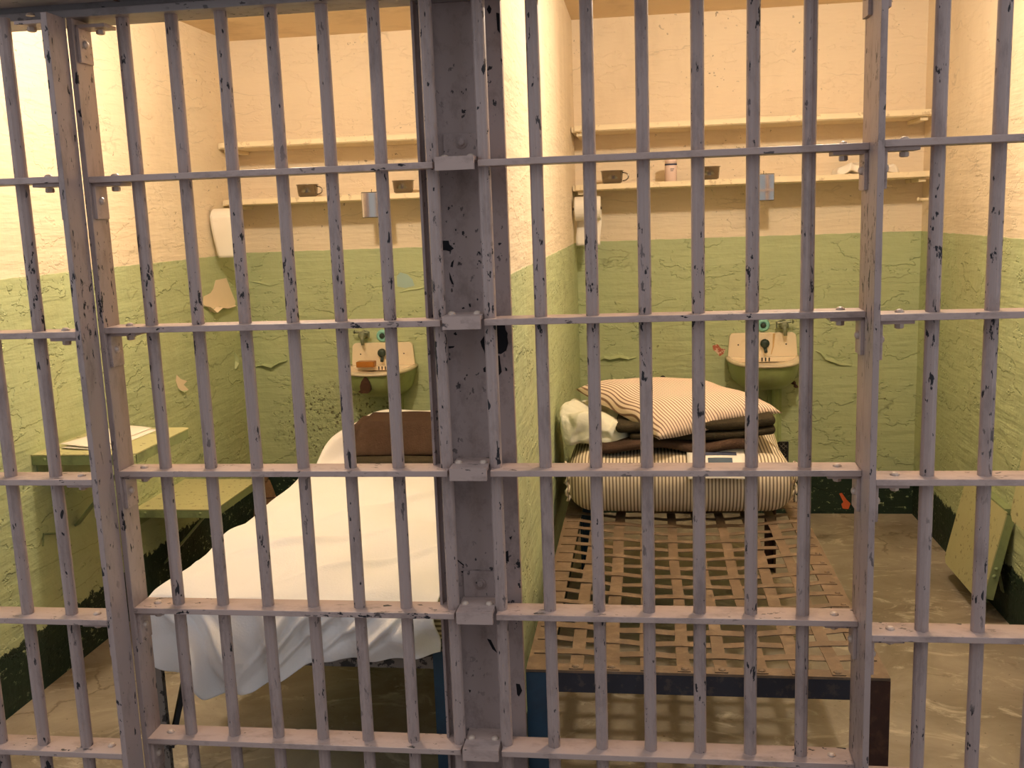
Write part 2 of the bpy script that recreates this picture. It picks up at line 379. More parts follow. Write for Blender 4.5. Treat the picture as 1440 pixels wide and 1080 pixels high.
peel(wb, [(362, 515), (372, 513), (384, 516), (394, 510), (404, 507)], 'y', D, Yn, .03, .008)
peel(wb, [(842, 508), (850, 503), (858, 505), (872, 502), (884, 505), (895, 502)], 'y', D, Yn, .022, .01)
peel(wb, [(1146, 493), (1153, 496), (1160, 505), (1172, 509), (1182, 513), (1198, 514)], 'y', D, Yn, .018, .01)
peel(wb, [(858, 524), (862, 532), (868, 536), (878, 532)], 'y', D, Yn, .008, .006)
peel(wb, [(352, 396), (366, 398), (380, 402), (392, 399)], 'y', D, Yn, .008, .006)
peel(wb, [(562, 412), (574, 408), (586, 407), (597, 404)], 'y', D, Yn, .008, .006)
peel(wb, [(1362, 346), (1374, 347), (1386, 349)], 'x', XR, (-1, 0, 0), .006, .006) if False else None
patch(wb, [(504, 52), (512, 43), (514, 55), (509, 63)], 'y', D, Yn, 'shelf')
# pipe hole beside the rolled bedding
obj('hole', lathe([(.006, 0), (.013, .001), (.014, .003), (.008, .0035)], atY(932, 532, D), Yn, 14), 'black', wb)

# ------------------------------------------------------------------ steel lintel over the bars
t = thing('steel_lintel', (-.04, 0, 1.85), 'dark grey steel beam across the top of the barred fronts', 'beam')
obj('flange', box(XL+.019, XR-.019, -.035, .064, 1.851, 1.866), 'lintel', t, bevel=.002)
obj('web', box(XL+.019, XR-.019, -.012, .062, 1.866, 2.06), 'lintel', t)
obj('door_track', box(XL-.6, XR+.6, -.125, -.037, 1.875, 2.02), 'lintel', t, bevel=.004)
for x in (-.70, -.31): obj('track_joint', box(x, x+.006, -.1265, -.036, 1.874, 2.0), 'rustdk', t)

# ------------------------------------------------------------------ barred fronts and doors
def bar_section(n=20, r=.0128):
    out = []
    for k in range(n):
        a = 2*PI*k/n+PI/n
        g = r
        d = abs(((a-1.5*PI+PI) % (2*PI))-PI)          # angle from the hall side
        if .40 < d < .62: g = r*.91                    # two drawn grooves along the bar
        out.append((g*math.cos(a), g*math.sin(a)))
    return out
def bar_mesh(h):
    sec = bar_section(); n = len(sec); V, F = [], []
    lv = [0, .003]+[i*h/8 for i in range(1, 8)]+[h]
    for z in lv:
        for x, y in sec: V.append((x, y, z))
    for i in range(len(lv)-1):
        for k in range(n): F.append((i*n+k, i*n+(k+1) % n, (i+1)*n+(k+1) % n, (i+1)*n+k))
    F += [tuple(range(n-1, -1, -1)), tuple(range((len(lv)-1)*n, len(lv)*n))]
    return V, F
RT = .0062                                            # half thickness of a rail
def bracket(parent, xs, yc, z, side, shared):
    """angle clip under a rail end: side = +1 when the rail leaves the stile towards +x"""
    h = .072; w = .046; L = .062
    if ('b', side) not in shared:
        a = box(0, side*.007, -w/2, w/2, -h, 0) if side > 0 else box(side*.007, 0, -w/2, w/2, -h, 0)
        b = box(0, side*L, -w/2, w/2, -.007, 0) if side > 0 else box(side*L, 0, -w/2, w/2, -.007, 0)
        shared[('b', side)] = (cat(a, b))
        o = obj('bracket', shared[('b', side)], 'rail', None, origin=(0, 0, 0), bevel=.0012); shared[('bo', side)] = o
        place(o, (xs, yc, z-RT), parent)
        s1 = obj('bolt', dome((0, 0, 0), .0088, .006), 'brass', None, origin=(0, 0, 0))
        s3 = obj('nut', lathe([(.006, -.030), (.0085, -.0285), (.0085, -.021), (.006, -.0205)], (0, 0, 0), n=6), 'brass', None, origin=(0, 0, 0)); shared[('s3', side)] = s3
        s2 = obj('bolt', cat(dome((0, 0, 0), .0085, .007, (side, 0, 0)),), 'brass', None, origin=(0, 0, 0))
        shared[('s1', side)], shared[('s2', side)] = s1, s2
    else:
        o = inst('bracket', shared[('bo', side)], (xs, yc, z-RT), parent)
        s1 = inst('bolt', shared[('s1', side)], (0, 0, 0), None); s2 = inst('bolt', shared[('s2', side)], (0, 0, 0), None); s3 = inst('nut', shared[('s3', side)], (0, 0, 0), None)
    place(s1, (xs+side*.040, yc, z+RT), o); place(s3, (xs+side*.040, yc, z+RT), o); place(s2, (xs+side*.007, yc-.004, z-RT-.036), o)
SH = {}
BARSRC = []
def grille(name, label, cat_, group, yc, bars, xa, xb, stiles, ztop=1.851, rails=RAILZ):
    """bars x list, rails from xa to xb, stiles = [(x0,x1,side)]"""
    t = thing(name, ((xa+xb)/2, yc, 0), label, cat_, group)
    for x in bars:
        if not BARSRC: BARSRC.append(obj('bar', bar_mesh(ztop), 'steel', t, origin=(0, 0, 0), smooth=False)); b = BARSRC[0]; place(b, (x, yc, 0), t)
        else: inst('bar', BARSRC[0], (x, yc, 0), t)
    for z in rails:
        def jag(p): return p
        obj('rail', box(xa, xb, yc-.032, yc+.032, z-RT, z+RT), 'rail', t, bevel=.0012)
    for x0, x1, side in stiles:
        obj('stile', box(x0, x1, yc-.032, yc+.032, 0, ztop), 'steel', t, bevel=.0014)
        for z in rails[:-1]+[ztop-.005]: bracket(t, x1 if side > 0 else x0, yc, z, side, SH)
    return t
G = 'barred panels of the cell fronts'
grille('barred_panel', 'fixed barred panel with seven bars between left door and pier', 'bars', G, 0, [(k-8)*BP for k in range(1, 8)], -.800, -.0945, [(-.812, -.800, 1)])
grille('barred_panel', 'fixed barred panel with seven bars between pier and right door', 'bars', G, 0, [(k-8)*BP for k in range(8, 15)], -.0075, .711, [(.711, .723, -1)])
G = 'sliding cell doors'
grille('barred_door', 'sliding barred cell door at the far left edge', 'door', G, -.066, [-.922-i*BP for i in range(6)], -1.545, -.824, [(-.824, -.812, -1), (-1.557, -1.545, 1)])
grille('barred_door', 'sliding barred cell door at the far right edge', 'door', G, -.066, [.820+i*BP for i in range(6)], .7225, 1.455, [(.7105, .7225, 1), (1.455, 1.467, -1)])

# steel pier capping the wall between the cells
t = thing('steel_pier', (-.05, .05, 0), 'broad mauve steel pier with black paint chips between both cells', 'pier')
obj('face_plate', box(-.134, .036, .048, .065, 0, 1.851), 'pier', t, bevel=.002)
obj('edge_angle', box(-.134, -.128, .016, .048, 0, 1.851), 'pier', t, bevel=.001)
for i, z in enumerate(RAILZ[:-1]):
    c = obj('splice_clip', prism([(-.0885, .0475, z+RT), (-.0885, .0475, z+RT+.008), (-.0885, -.043, z+RT+.008), (-.0885, -.043, z-.0115), (-.0885, -.0328, z-.0115), (-.0885, -.0328, z+RT)], (.0755, 0, 0)), 'rail', t)
    for x in (-.078, -.026): obj('bolt', dome((x, .004, z+RT+.008), .0085, .006), 'brass', c)
    if i in (0, 3):
        hh = .062 if i == 0 else .072
        p = obj('backing_plate', box(-.086, -.015, .041, .048, z+RT+.008, z+hh), 'pier', t, bevel=.001)
        obj('bolt', lathe([(.012, 0), (.012, .002), (.007, .0025), (.007, .006), (.004, .007)], (-.050, .041, z+.045), Yn, 12), 'pier', p)
for x, y, w, h in ((0, 0, 0, 0),): pass
YP = .048
def zoomp(pts, ox, oy, s): return [(ox+a/s, oy+b/s) for a, b in pts]
for pts in (zoomp([(215, 712), (262, 712), (268, 740), (300, 768), (270, 790), (245, 782), (215, 780)], 580, 200, 5.143),
            zoomp([(300, 850), (292, 905), (275, 900), (282, 870)], 580, 200, 5.143), zoomp([(268, 940), (300, 1030), (285, 1025), (270, 990)], 580, 200, 5.143),
            zoomp([(1090, 385), (1235, 372), (1245, 450), (1275, 500), (1270, 560), (1285, 640), (1255, 750), (1180, 800), (1090, 790)], 590, 420, 10.29),
            zoomp([(880, 620), (950, 520), (1000, 540), (1000, 880), (960, 860), (940, 770), (900, 690)], 590, 420, 10.29),
            zoomp([(1090, 800), (1160, 830), (1170, 930), (1190, 1060), (1150, 1110), (1090, 1080)], 590, 420, 10.29),
            zoomp([(1235, 990), (1265, 1010), (1270, 1045), (1245, 1045)], 590, 420, 10.29), zoomp([(920, 1010), (970, 970), (980, 1060), (930, 1060)], 590, 420, 10.29),
            zoomp([(420, 690), (510, 685), (490, 710), (425, 720)], 590, 420, 10.29), zoomp([(490, 510), (520, 480), (545, 525), (520, 530)], 590, 420, 10.29),
            zoomp([(610, 135), (640, 120), (655, 140), (625, 150)], 590, 420, 10.29), zoomp([(712, 75), (735, 70), (745, 120), (725, 118)], 590, 420, 10.29),
            zoomp([(672, 905), (692, 895), (698, 975), (672, 975)], 580, 600, 5.143), zoomp([(700, 800), (722, 790), (712, 820)], 580, 600, 5.143),
            zoomp([(405, 378), (425, 385), (460, 455), (435, 435)], 580, 800, 3.857), zoomp([(562, 622), (582, 625), (595, 660), (578, 692), (568, 680)], 580, 800, 3.857),
            zoomp([(305, 655), (318, 658), (312, 672)], 580, 800, 3.857), zoomp([(325, 960), (375, 1000), (368, 1004), (322, 966)], 580, 600, 5.143),
            zoomp([(350, 1045), (470, 1035), (590, 1050), (480, 1060), (360, 1055)], 580, 600, 5.143),
            zoomp([(1030, 120), (1060, 60), (1090, 110), (1080, 160), (1060, 180)], 570, 0, 9), zoomp([(1150, 160), (1190, 170), (1195, 420), (1165, 380)], 570, 0, 9)):
    obj('bare_patch', prism(px_poly(pts, 'y', YP), (0, -.0009, 0)), 'bare', t)

# ------------------------------------------------------------------ bulbs on the cell ceilings
for x, side in ((-.82, 'left'), (.80, 'right')):
    t = thing('ceiling_lamp', (x, .98, ZC), 'round bulb on the ceiling of the %s cell' % side, 'lamp', 'cell ceiling lamps')
    obj('base', lathe([(.055, 0), (.055, -.012), (.03, -.03), (.024, -.042)], (x, .98, ZC)), 'enamel', t, smooth=True)
    obj('bulb', lathe([(.012, -.042), (.030, -.055), (.042, -.075), (.045, -.092), (.040, -.112), (.026, -.128), (.006, -.135)], (x, .98, ZC), n=16), 'bulb', t, smooth=True)

# ------------------------------------------------------------------ wall shelves
def shelf(x0, x1, z, label, extra=False):
    t = thing('wall_shelf', ((x0+x1)/2, D, z-.024), label, 'shelf', 'shelves on the back walls')
    def f(i, j):
        return None
    obj('board', box(x0, x1, 2.478, D-.0005, z-.024, z), 'shelf', t, bevel=.003)
    obj('front_strip', box(x0+.012, x1-.004, 2.470, 2.478, z-.020, z+.003), 'shelf', t, bevel=.0015)
    for x in (x0+.02, x1-.05): obj('cleat', box(x, x+.03, 2.50, D-.0005, z-.040, z-.0245), 'shelf', t, bevel=.002)
    return t
shelf(XL+.004, XM0-.003, 1.805, 'upper cream shelf in the left cell, nothing on it')
shelf(XL+.004, XM0-.003, 1.550, 'lower cream shelf in the left cell holding two steel cups')
shelf(XM1+.004, XR-.025, 1.805, 'upper cream shelf in the right cell, nothing on it')
shelf(XM1+.004, XR-.025, 1.555, 'lower cream shelf in the right cell with cups and lotion bottle')
o = obj('wall_peg', cat(tube([(XR, 2.56, 1.44), (XR-.05, 2.555, 1.442), (XR-.062, 2.55, 1.444)], [.007, .006, .008], 8), lathe([(.014, 0), (.012, .006)], (XR, 2.56, 1.44), (-1, 0, 0), 10)), 'shelf')
tag(o, 'small cream peg on the right wall below the shelf end', 'peg')

# small mirrors hung from the lower shelves
def mirror(x0, x1, z0, z1, label):
    t = thing('hanging_mirror', ((x0+x1)/2, 2.462, z0), label, 'mirror', 'little shaving mirrors')
    obj('backing', box(x0-.002, x1+.002, 2.460, 2.4685, z0-.002, z1+.003), 'black', t, bevel=.001)
    obj('glass', box(x0, x1, 2.4575, 2.460, z0, z1), 'mirror', t, bevel=.0006)
    obj('hook', tube([((x0+x1)/2, 2.464, z1), ((x0+x1)/2, 2.464, z1+.012), ((x0+x1)/2, 2.4690, z1+.014)], .002, 6), 'cup', t)
mirror(-.945, -.855, 1.452, 1.560, 'small frameless mirror hanging from the left cell shelf')
mirror(.768, .853, 1.463, 1.570, 'small frameless mirror hanging from the right cell shelf')

# steel cups
CUP = [(.033, 0), (.037, .002), (.0425, .010), (.0460, .024), (.0480, .054), (.0515, .056), (.0515, .058), (.047, .0575), (.0455, .030), (.043, .006), (.001, .004)]
def cup(px, py, z, ang, label):
    p = atY(px, py, 2.565); p.z = z; p.y = 2.565
    t = thing('steel_cup', p, label, 'cup', 'steel cups on the lower shelves')
    obj('body', lathe(CUP, p, n=28), 'cup', t, smooth=True)
    d = Vector((math.cos(ang), math.sin(ang), 0)); pts = []
    for k in range(11):
        a = -PI/2+PI*k/10; pts.append(p+d*(.0465+.026*math.cos(a))+Vector((0, 0, .030+.018*math.sin(a))))
    obj('handle', tube(pts, .0028, 8), 'cup', t, smooth=True)
cup(433, 274, 1.5532, -.1, 'steel cup on the left cell shelf, farther from the pier')
cup(567.5, 269, 1.5532, 2.2, 'steel cup on the left cell shelf nearest the pier')
cup(861, 254, 1.5582, -.15, 'steel cup at the left end of the right cell shelf')
cup(996.5, 248, 1.5582, 1.9, 'steel cup between the lotion bottle and right mirror')
p = atY(943.5, 251, 2.565); p.z = 1.5582; p.y = 2.565
t = thing('lotion_bottle', p, 'pale pink lotion bottle with dark band on the right shelf', 'bottle')
obj('body', lathe([(.022, 0), (.0265, .003), (.0265, .066), (.0265, .070)], p, n=20), 'pink', t, smooth=True)
obj('band', lathe([(.0268, .070), (.0268, .076), (.0268, .0765)], p, n=20), 'print', t)
obj('cap', lathe([(.0262, .0765), (.0262, .098), (.024, .101)], p, n=20), 'pink', t, smooth=True)
for k, (z0, w) in enumerate(((.052, .017), (.045, .012))): obj('lettering', box(p.x-w*.2, p.x+w*.8, p.y-.0272, p.y-.0252, z0+p.z, z0+p.z+.0025), 'print', t)
def crump(q): return q+Vector((nz(q, 22, 3), nz(q, 25, 5), nz(q, 20, 7)*1.1))*.018
cx = atY(1217, 238, 2.57).x
o = obj('crumpled_cloth', softbox(cx-.125, cx+.125, 2.53, 2.64, 1.562, 1.602, .02, (30, 14, 8), lambda q: Vector((crump(q).x, crump(q).y, max(1.5585, crump(q).z*1.0-.5*max(0, abs(q.x-cx)-.06)*.5)))), 'paper', smooth=True)
tag(o, 'crumpled white cloth at the right end of the shelf', 'cloth')

# toilet rolls on the left wall of each cell
def troll(x0, y, z, w, drop, label, wall_x, back=False):
    t = thing('toilet_roll', (x0+w/2, y, z), label, 'toilet roll', 'toilet rolls')
    obj('roll', lathe([(.018, 0), (.050, 0), (.052, .003), (.052, w-.003), (.050, w), (.018, w), (.018, w-.004)], (x0, y, z), (1, 0, 0), 28), 'paper', t, smooth=False)
    def f(u, v):
        s = v*(drop+.05)
        yy = y-.0535 if s < .05 else y-.0535+.008*math.sin((s-.05)*9)+.012*(s-.05)/drop
        if back: yy = y+.0525-.02*v+.004*math.sin(v*6)
        return (x0+.002+u*(w-.004)+(.004*math.sin(v*5) if back else .016*v*v*(1-u)), yy+.003*math.sin(u*5+v*3), z-s+.02*(1-v))
    obj('loose_sheet', grid(f, 8, 14), 'paper', t, solid=.0012, smooth=True)
    obj('holder', tube([(wall_x, y, z), (x0+w+.006, y, z)], .006, 8), 'cup', t)
troll(XL+.012, 2.36, 1.462, .112, .115, 'toilet roll hanging in the left cell below the shelf', XL)
troll(XM1+.012, 2.47, 1.455, .112, .11, 'toilet roll hanging in the right cell below the shelf', XM1, True)

# ------------------------------------------------------------------ wash basins
def dshape(cx, a, b, z, n=26, e=2.5, y1=D):
    out = []
    for k in range(n+1):
        th = PI*k/n; c, s = math.cos(th), math.sin(th)
        out.append((cx-a*math.copysign(abs(c)**(2/e), c), y1-b*abs(s)**(2/e), z))
    return out
def sink(cx, zoff, label, broken=False):
    yb = D-.0008; t = thing('wash_basin', (cx, yb, .6+zoff), label, 'sink', 'wash basins on the back walls')
    # splash back with rounded shoulders
    poly = []
    zt = .866+zoff; zb = .742+zoff
    for ccx, a0 in ((cx+.128, 0), (cx-.128, PI/2)):
        for k in range(6): a = a0+PI/2*k/5; poly.append((ccx+.022*math.cos(a), yb, zt-.022+.022*math.sin(a)))
    poly += [(cx-.158, yb, zb), (cx+.158, yb, zb)]
    obj('splash_back', prism(poly, (0, -.022, 0)), 'enamel', t, bevel=.003)
    # outer bowl
    rings = [dshape(cx, .160, .275, .748+zoff, y1=yb), dshape(cx, .157, .268, .728+zoff, y1=yb), dshape(cx, .150, .250, .690+zoff, y1=yb), dshape(cx, .138, .222, .655+zoff, y1=yb), dshape(cx, .110, .175, .628+zoff, y1=yb), dshape(cx, .06, .10, .618+zoff, y1=yb)]
    n = len(rings[0]); V, F = [], []
    for r in rings: V += r
    for i in range(len(rings)-1):
        for k in range(n-1): F.append((i*n+k, i*n+k+1, (i+1)*n+k+1, (i+1)*n+k))
    F.append(tuple((len(rings)-1)*n+k for k in range(n)))
    for i in range(len(rings)-1): F.append((i*n, (i+1)*n, (i+1)*n+n-1, i*n+n-1))
    bowl = obj('bowl', (V, F), 'bowlgreen', t, smooth=True)
    # rim and inside
    R = [(.163, .280, .742), (.166, .284, .750), (.163, .280, .757), (.150, .262, .758), (.143, .252, .752), (.130, .236, .742), (.10, .20, .734), (.05, .14, .730)]
    V, F = [], []
    for a, b, z in R: V += dshape(cx, a, b, z+zoff, y1=yb-(.022 if a < .155 else .0))
    for i in range(len(R)-1):
        for k in range(n-1): F.append((i*n+k, i*n+k+1, (i+1)*n+k+1, (i+1)*n+k))
    F.append(tuple((len(R)-1)*n+k for k in range(n)))
    obj('rim', (V, F), 'enamel', t, solid=.003, smooth=True)
    obj('ledge', box(cx-.145, cx+.145, yb-.055, yb-.022, .735+zoff, .757+zoff), 'enamel', t, bevel=.004)
    # push tap
    fx = cx+.008 if not broken else cx+.0
    tp = obj('push_tap', lathe([(.012, 0), (.020, .004), (.021, .018), (.018, .026), (.010, .030)], (fx, yb-.022, .818+zoff), Yn, 18), 'rubber', t, smooth=True)
    obj('spout', tube([(fx, yb-.030, .805+zoff), (fx+.002, yb-.045, .792+zoff), (fx+.003, yb-.056, .780+zoff)], [.009, .008, .008], 10), 'rubber', tp, smooth=True)
    for dx in (-.11, .105): obj('screw_hole', lathe([(.0035, 0), (.0035, .0006)], (cx+dx, yb-.0222, .812+zoff), Yn, 8), 'black', t)
    for k, dx in enumerate((-.014, .002, .018)):
        obj('overflow_slot', lathe([(.0035, 0), (.0035, .001)], (fx+dx, yb-.0555, .750+zoff), Yn, 8), 'black', t)
        obj('overflow_slot', box(fx+dx-.0028, fx+dx+.0028, yb-.0562, yb-.055, .738+zoff, .756+zoff), 'rustdk' if broken else 'black', t)
    obj('drain_pipe', cat(tube([(cx+.055, yb-.05, .63+zoff), (cx+.055, yb-.05, .36)], .017, 12), box(cx+.025, cx+.085, yb-.035, yb, .36, .63+zoff)), 'bowlgreen', t)
    if not broken:
        obj('bolt', dome((cx+.125, yb-.10, .648), .010, .02, (.5, -.8, -.3)), 'rustdk', t); obj('bolt', dome((cx+.135, yb-.10, .632), .008, .02, (.5, -.8, -.3)), 'rustdk', t)
        obj('rust_streak', prism([(cx+.045, yb-.0221, .862), (cx+.056, yb-.0221, .862), (cx+.050, yb-.0221, .80), (cx+.040, yb-.0221, .765), (cx+.036, yb-.0221, .765), (cx+.044, yb-.0221, .80)], (0, -.0005, 0)), mat_plain('rust_stain', (.62, .40, .17), .3), t)
    else:
        P = px_poly(zoomp([(395, 800), (370, 830), (345, 870), (325, 930), (330, 985), (300, 1000), (340, 1022), (430, 1018), (455, 985), (462, 930), (445, 870), (425, 830)], 470, 440, 9), 'y', 2.452)
        # broken-out hole in the front of the bowl
        V = [Vector((q.x, yb-.262+.10*max(0, (.72+zoff)-q.z)+((q.x-cx)**2)*1.2, q.z)) for q in P]
        obj('hole', prism([v+Vector((0, -.012, 0)) for v in V], (0, .030, 0)), 'rustdk', bowl)
    return t
sink(.838, 0, 'cream wash basin with green bowl behind the rolled bedding')
sink(-.955, -.012, 'cream wash basin with a broken bowl in the left cell', True)
q = atY(513.5, 514, 2.62)
o = obj('soap_bar', softbox(q.x-.044, q.x+.044, 2.615, 2.665, .7462, .774, .004, (10, 8, 6)), 'soap', smooth=True); tag(o, 'amber soap bar lying on the broken basin', 'soap')

def flange_(px, py, label):
    p = atY(px, py, D-.0006)
    t = thing('pipe_flange', p, label, 'pipe flange', 'teal wall flanges')
    obj('disc', lathe([(.030, 0), (.030, .004), (.024, .010), (.017, .012), (.015, .009)], p, Yn, 20), 'teal', t, smooth=True)
    obj('hub', lathe([(.013, .008), (.012, .018), (.008, .021)], p, Yn, 12), 'rubber', t, smooth=True)
flange_(1073, 457, 'teal round flange above the right basin')
flange_(538, 472, 'teal round flange above the left basin')
def valve(px, py, label, sgn):
    p = atY(px, py, D-.0006)
    t = thing('water_valve', p, label, 'valve', 'old wall valves')
    obj('body', cat(lathe([(.022, 0), (.022, .006), (.012, .010), (.012, .035), (.018, .040), (.018, .058), (.010, .062)], p, Yn, 16)), 'valve', t, smooth=True)
    c = p+Vector((0, -.052, .0))
    obj('spout', tube([c, c+Vector((.002, -.004, -.02)), c+Vector((.004, -.006, -.046))], [.011, .010, .008], 10), 'valve', t, smooth=True)
    obj('handle', cat(tube([c+Vector((-.032*sgn, 0, .012)), c+Vector((.030*sgn, .0, .018))], .006, 8), dome(c+Vector((.034*sgn, 0, .018)), .010, .008, (sgn, 0, 0)), tube([c+Vector((-.034*sgn, 0, -.012)), c+Vector((-.036*sgn, 0, .016)), c+Vector((-.012*sgn, 0, .026))], .004, 6)), 'valve', t)
valve(1101, 456, 'grey valve with handle above the right basin', 1)
valve(513, 470, 'grey valve with handle above the left basin', -1)

# vent grille under the right basin
t = thing('vent_grille', (.918, D, .25), 'black diamond mesh vent low on the back wall', 'vent')
obj('recess', box(.878, .958, D-.004, D-.0006, .249, .347), 'black', t)
for a in ((.876, .960, .345, .350), (.876, .960, .246, .251), (.875, .880, .249, .347), (.956, .961, .249, .347)): obj('frame_edge', box(a[0], a[1], D-.010, D-.0006, a[2], a[3]), 'navy', t)
for s in (-1, 1):
    for k in range(-3, 4):
        x0 = .918+k*.02; pts = []
        for u in range(9):
            zz = .251+.094*u/8; xx = x0+s*(zz-.298)
            if .881 < xx < .955: pts.append((xx, D-.0065, zz))
        if len(pts) > 1: obj('mesh_wire', tube([pts[0], pts[-1]], .0016, 5), 'chipgrey', t)

# ------------------------------------------------------------------ beds
def angle_bed(x0, x1, y0, y1, z, label, mats, group, diag=False):
    t = thing('iron_bed', ((x0+x1)/2, (y0+y1)/2, 0), label, 'bed', group)
    w = .052; th = .006
    obj('side_rail', cat(box(x0, x0+w, y0, y1, z-th, z), box(x0, x0+th, y0, y1, z-.055, z-th)), mats['side'], t)
    obj('side_rail', cat(box(x1-w, x1, y0, y1, z-th, z), box(x1-th, x1, y0, y1, z-.055, z-th)), mats['side'], t)
    obj('front_rail', box(x0+w, x1-w, y0, y0+.034, z-th, z), mats['side'], t)
    obj('front_apron', box(x0+.004, x1-.004, y0+.001, y0+.008, z-.052, z-th-.0005), mats['front'], t, bevel=.001)
    obj('back_rail', cat(box(x0+w, x1-w, y1-.034, y1, z-th, z), box(x0+w, x1-w, y1-.008, y1, z-.05, z-th)), mats['side'], t)
    for i, (x, y) in enumerate(((x0, y0), (x1, y0), (x0, y1), (x1, y1))):
        sx = 1 if x == x0 else -1; sy = 1 if y == y0 else -1
        lw = mats['legw'][i % 2]
        xa, xb = sorted((x, x+sx*lw)); ya, yb = sorted((y-.0012*sy, y+sy*.007)); xc, xd = sorted((x, x+sx*.007)); yc, yd = sorted((y, y+sy*.045))
        obj('leg', cat(box(xa, xb, ya, yb, 0, z-th-.001), box(xc, xd, yc, yd, 0, z-th-.001)), mats['legs'][i % 2], t)
    if diag: obj('brace', tube([(x0+.022, y0+.012, .16), (x0+.058, y0+.10, z-.045)], .009, 4), 'black', t)
    return t
ZBED = .452
GB = 'iron beds'
bed = angle_bed(.034, .806, .095, 1.97, ZBED, 'bare iron bed with woven rusty straps in the right cell', dict(side='rust', front='navy', legs=('blue', 'rustdk'), legw=(.062, .040)), GB)
SX = [.142, .221, .300, .380, .460, .543, .620, .701]
SY = [.188+.0755*j for j in range(23)]
def sag(x, y):
    u = (x-.42)/.34; v = (y-1.03)/.95
    return -.020*max(0, 1-u*u)*max(0, 1-v**4)
for i, x in enumerate(SX):
    pts = [(.100, 0)]+[(y, (1 if (i+j) % 2 else -1)) for j, y in enumerate(SY)]+[(1.965, 0)]
    V, F = [], []; w = .0155+random.uniform(-.0015, .002); jx = random.uniform(-.006, .006)
    fine = []
    for a in range(len(pts)-1):
        for s in range(3):
            k = s/3; f = .5-.5*math.cos(PI*k); fine.append((pts[a][0]+(pts[a+1][0]-pts[a][0])*k, pts[a][1]+(pts[a+1][1]-pts[a][1])*f))
    fine.append(pts[-1])
    for y, o in fine:
        cxx = x+jx*math.sin(PI*(y-.1)/1.9)+.002*math.sin(y*9+i)
        zc = ZBED+.001+.0016*o+sag(x, y)
        if y < .13: zc = ZBED+.0012
        V += [(cxx-w, y, zc-.001), (cxx+w, y, zc-.001), (cxx+w, y, zc+.001), (cxx-w, y, zc+.001)]
    for k in range(len(fine)-1):
        for a in range(4): F.append((4*k+a, 4*k+(a+1) % 4, 4*k+4+(a+1) % 4, 4*k+4+a))
    F += [(3, 2, 1, 0), tuple(4*len(fine)-4+a for a in range(4))]
    s = obj('strap', (V, F), 'rust', bed)
    obj('rivet', dome((x, .112, ZBED+.002), .0085, .004), 'rust', s)
for j, y in enumerate(SY):
    xs = [.044]+SX+[.796]; pts = [(.044, 0), (.086, 0)]+[(x, (-1 if (i+j) % 2 else 1)) for i, x in enumerate(SX)]+[(.754, 0), (.796, 0)]
    V, F = [], []; w = .0125+random.uniform(-.0015, .002); tilt = random.uniform(-.006, .006); fine = []
    for a in range(len(pts)-1):
        for s in range(3):
            k = s/3; f = .5-.5*math.cos(PI*k); fine.append((pts[a][0]+(pts[a+1][0]-pts[a][0])*k, pts[a][1]+(pts[a+1][1]-pts[a][1])*f))
    fine.append(pts[-1])
    for x, o in fine:
        yc = y+tilt*math.sin(PI*(x-.04)/.76)
        zc = ZBED+.001+.0019*o+sag(x, y)
        if x < .09 or x > .75: zc = ZBED+.0012
        V += [(x, yc-w, zc-.001), (x, yc+w, zc-.001), (x, yc+w, zc+.001), (x, yc-w, zc+.001)]
    for k in range(len(fine)-1):
        for a in range(4): F.append((4*k+a, 4*k+(a+1) % 4, 4*k+4+(a+1) % 4, 4*k+4+a))
    F += [(3, 2, 1, 0), tuple(4*len(fine)-4+a for a in range(4))]
    s = obj('strap', (V, F), 'rust', bed)
    obj('rivet', dome((.785, y, ZBED+.002), .0075, .004), 'rust', s)

# folded mattress and bedding stacked on the bare bed
def fm(p):
    p = Vector(p); y, z = p.y, p.z
    crease = math.exp(-((z-.565)/.010)**2)*math.exp(-((y-1.95)/.5)**2)
    p.y += crease*0
    p.z += .010*nz(p, 5, 2)*(1 if z > .5 else .2)+.02*max(0, (y-1.25))*(1 if z > .55 else 0)
    p.x += .012*nz(p, 6, 9); p.y += .008*nz(p, 5, 4)
    # slight hollow between the two folded layers
    return p
o = thing('folded_mattress', (.41, 1.5, ZBED+.012), 'thick striped ticking mattress folded on the bare iron bed', 'mattress')
obj('cover', softbox(.040, .772, 1.165, 1.95, ZBED+.010, .652, .090, (44, 34, 20), fm), 'tick', o, smooth=True)
for s, x in ((0, .046), (1, .768)):
    pts = [(x+.006*math.sin(k*2.1), 1.19+.012*math.sin(k*1.7), ZBED+.06+.012*k) for k in range(12)]
    obj('piping', tube(pts, [.006+.002*math.sin(k*2.7) for k in range(12)], 6), 'tick', o, smooth=True)
# brown blanket, olive blanket
def wob(seed, amp, s=7):
    def f(p):
        p = Vector(p); return p+Vector((nz(p, s, seed), nz(p, s, seed+3), nz(p, s, seed+6)*.7))*amp
    return f
def fb(p):
    p = wob(11, .018, 8)(p); p.z += .012*math.sin(p.x*24)*max(0, 1-(p.y-1.2)/.12) if p.y < 1.32 else 0
    p.z -= .010*max(0, (p.x-.35)); return p
o = obj('brown_blanket', softbox(.130, .640, 1.225, 1.62, .666, .694, .0135, (44, 16, 6), fb), 'brown', smooth=True)
tag(o, 'brown wool blanket under the olive blanket on the mattress', 'blanket')
t = thing('olive_blanket', (.45, 1.42, .70), 'dark olive blanket in two folds under the striped pillow', 'blanket')
def fo(p):
    p = wob(21, .010, 6)(p); p.z += .055*max(0, p.x-.38)-.004*math.sin(p.x*14); return p
obj('lower_fold', softbox(.250, .715, 1.262, 1.64, .688, .718, .0145, (40, 14, 8), fo), 'olive', t, smooth=True)
obj('upper_fold', softbox(.205, .715, 1.262, 1.64, .718, .752, .0165, (40, 14, 8), fo), 'olive', t, smooth=True)
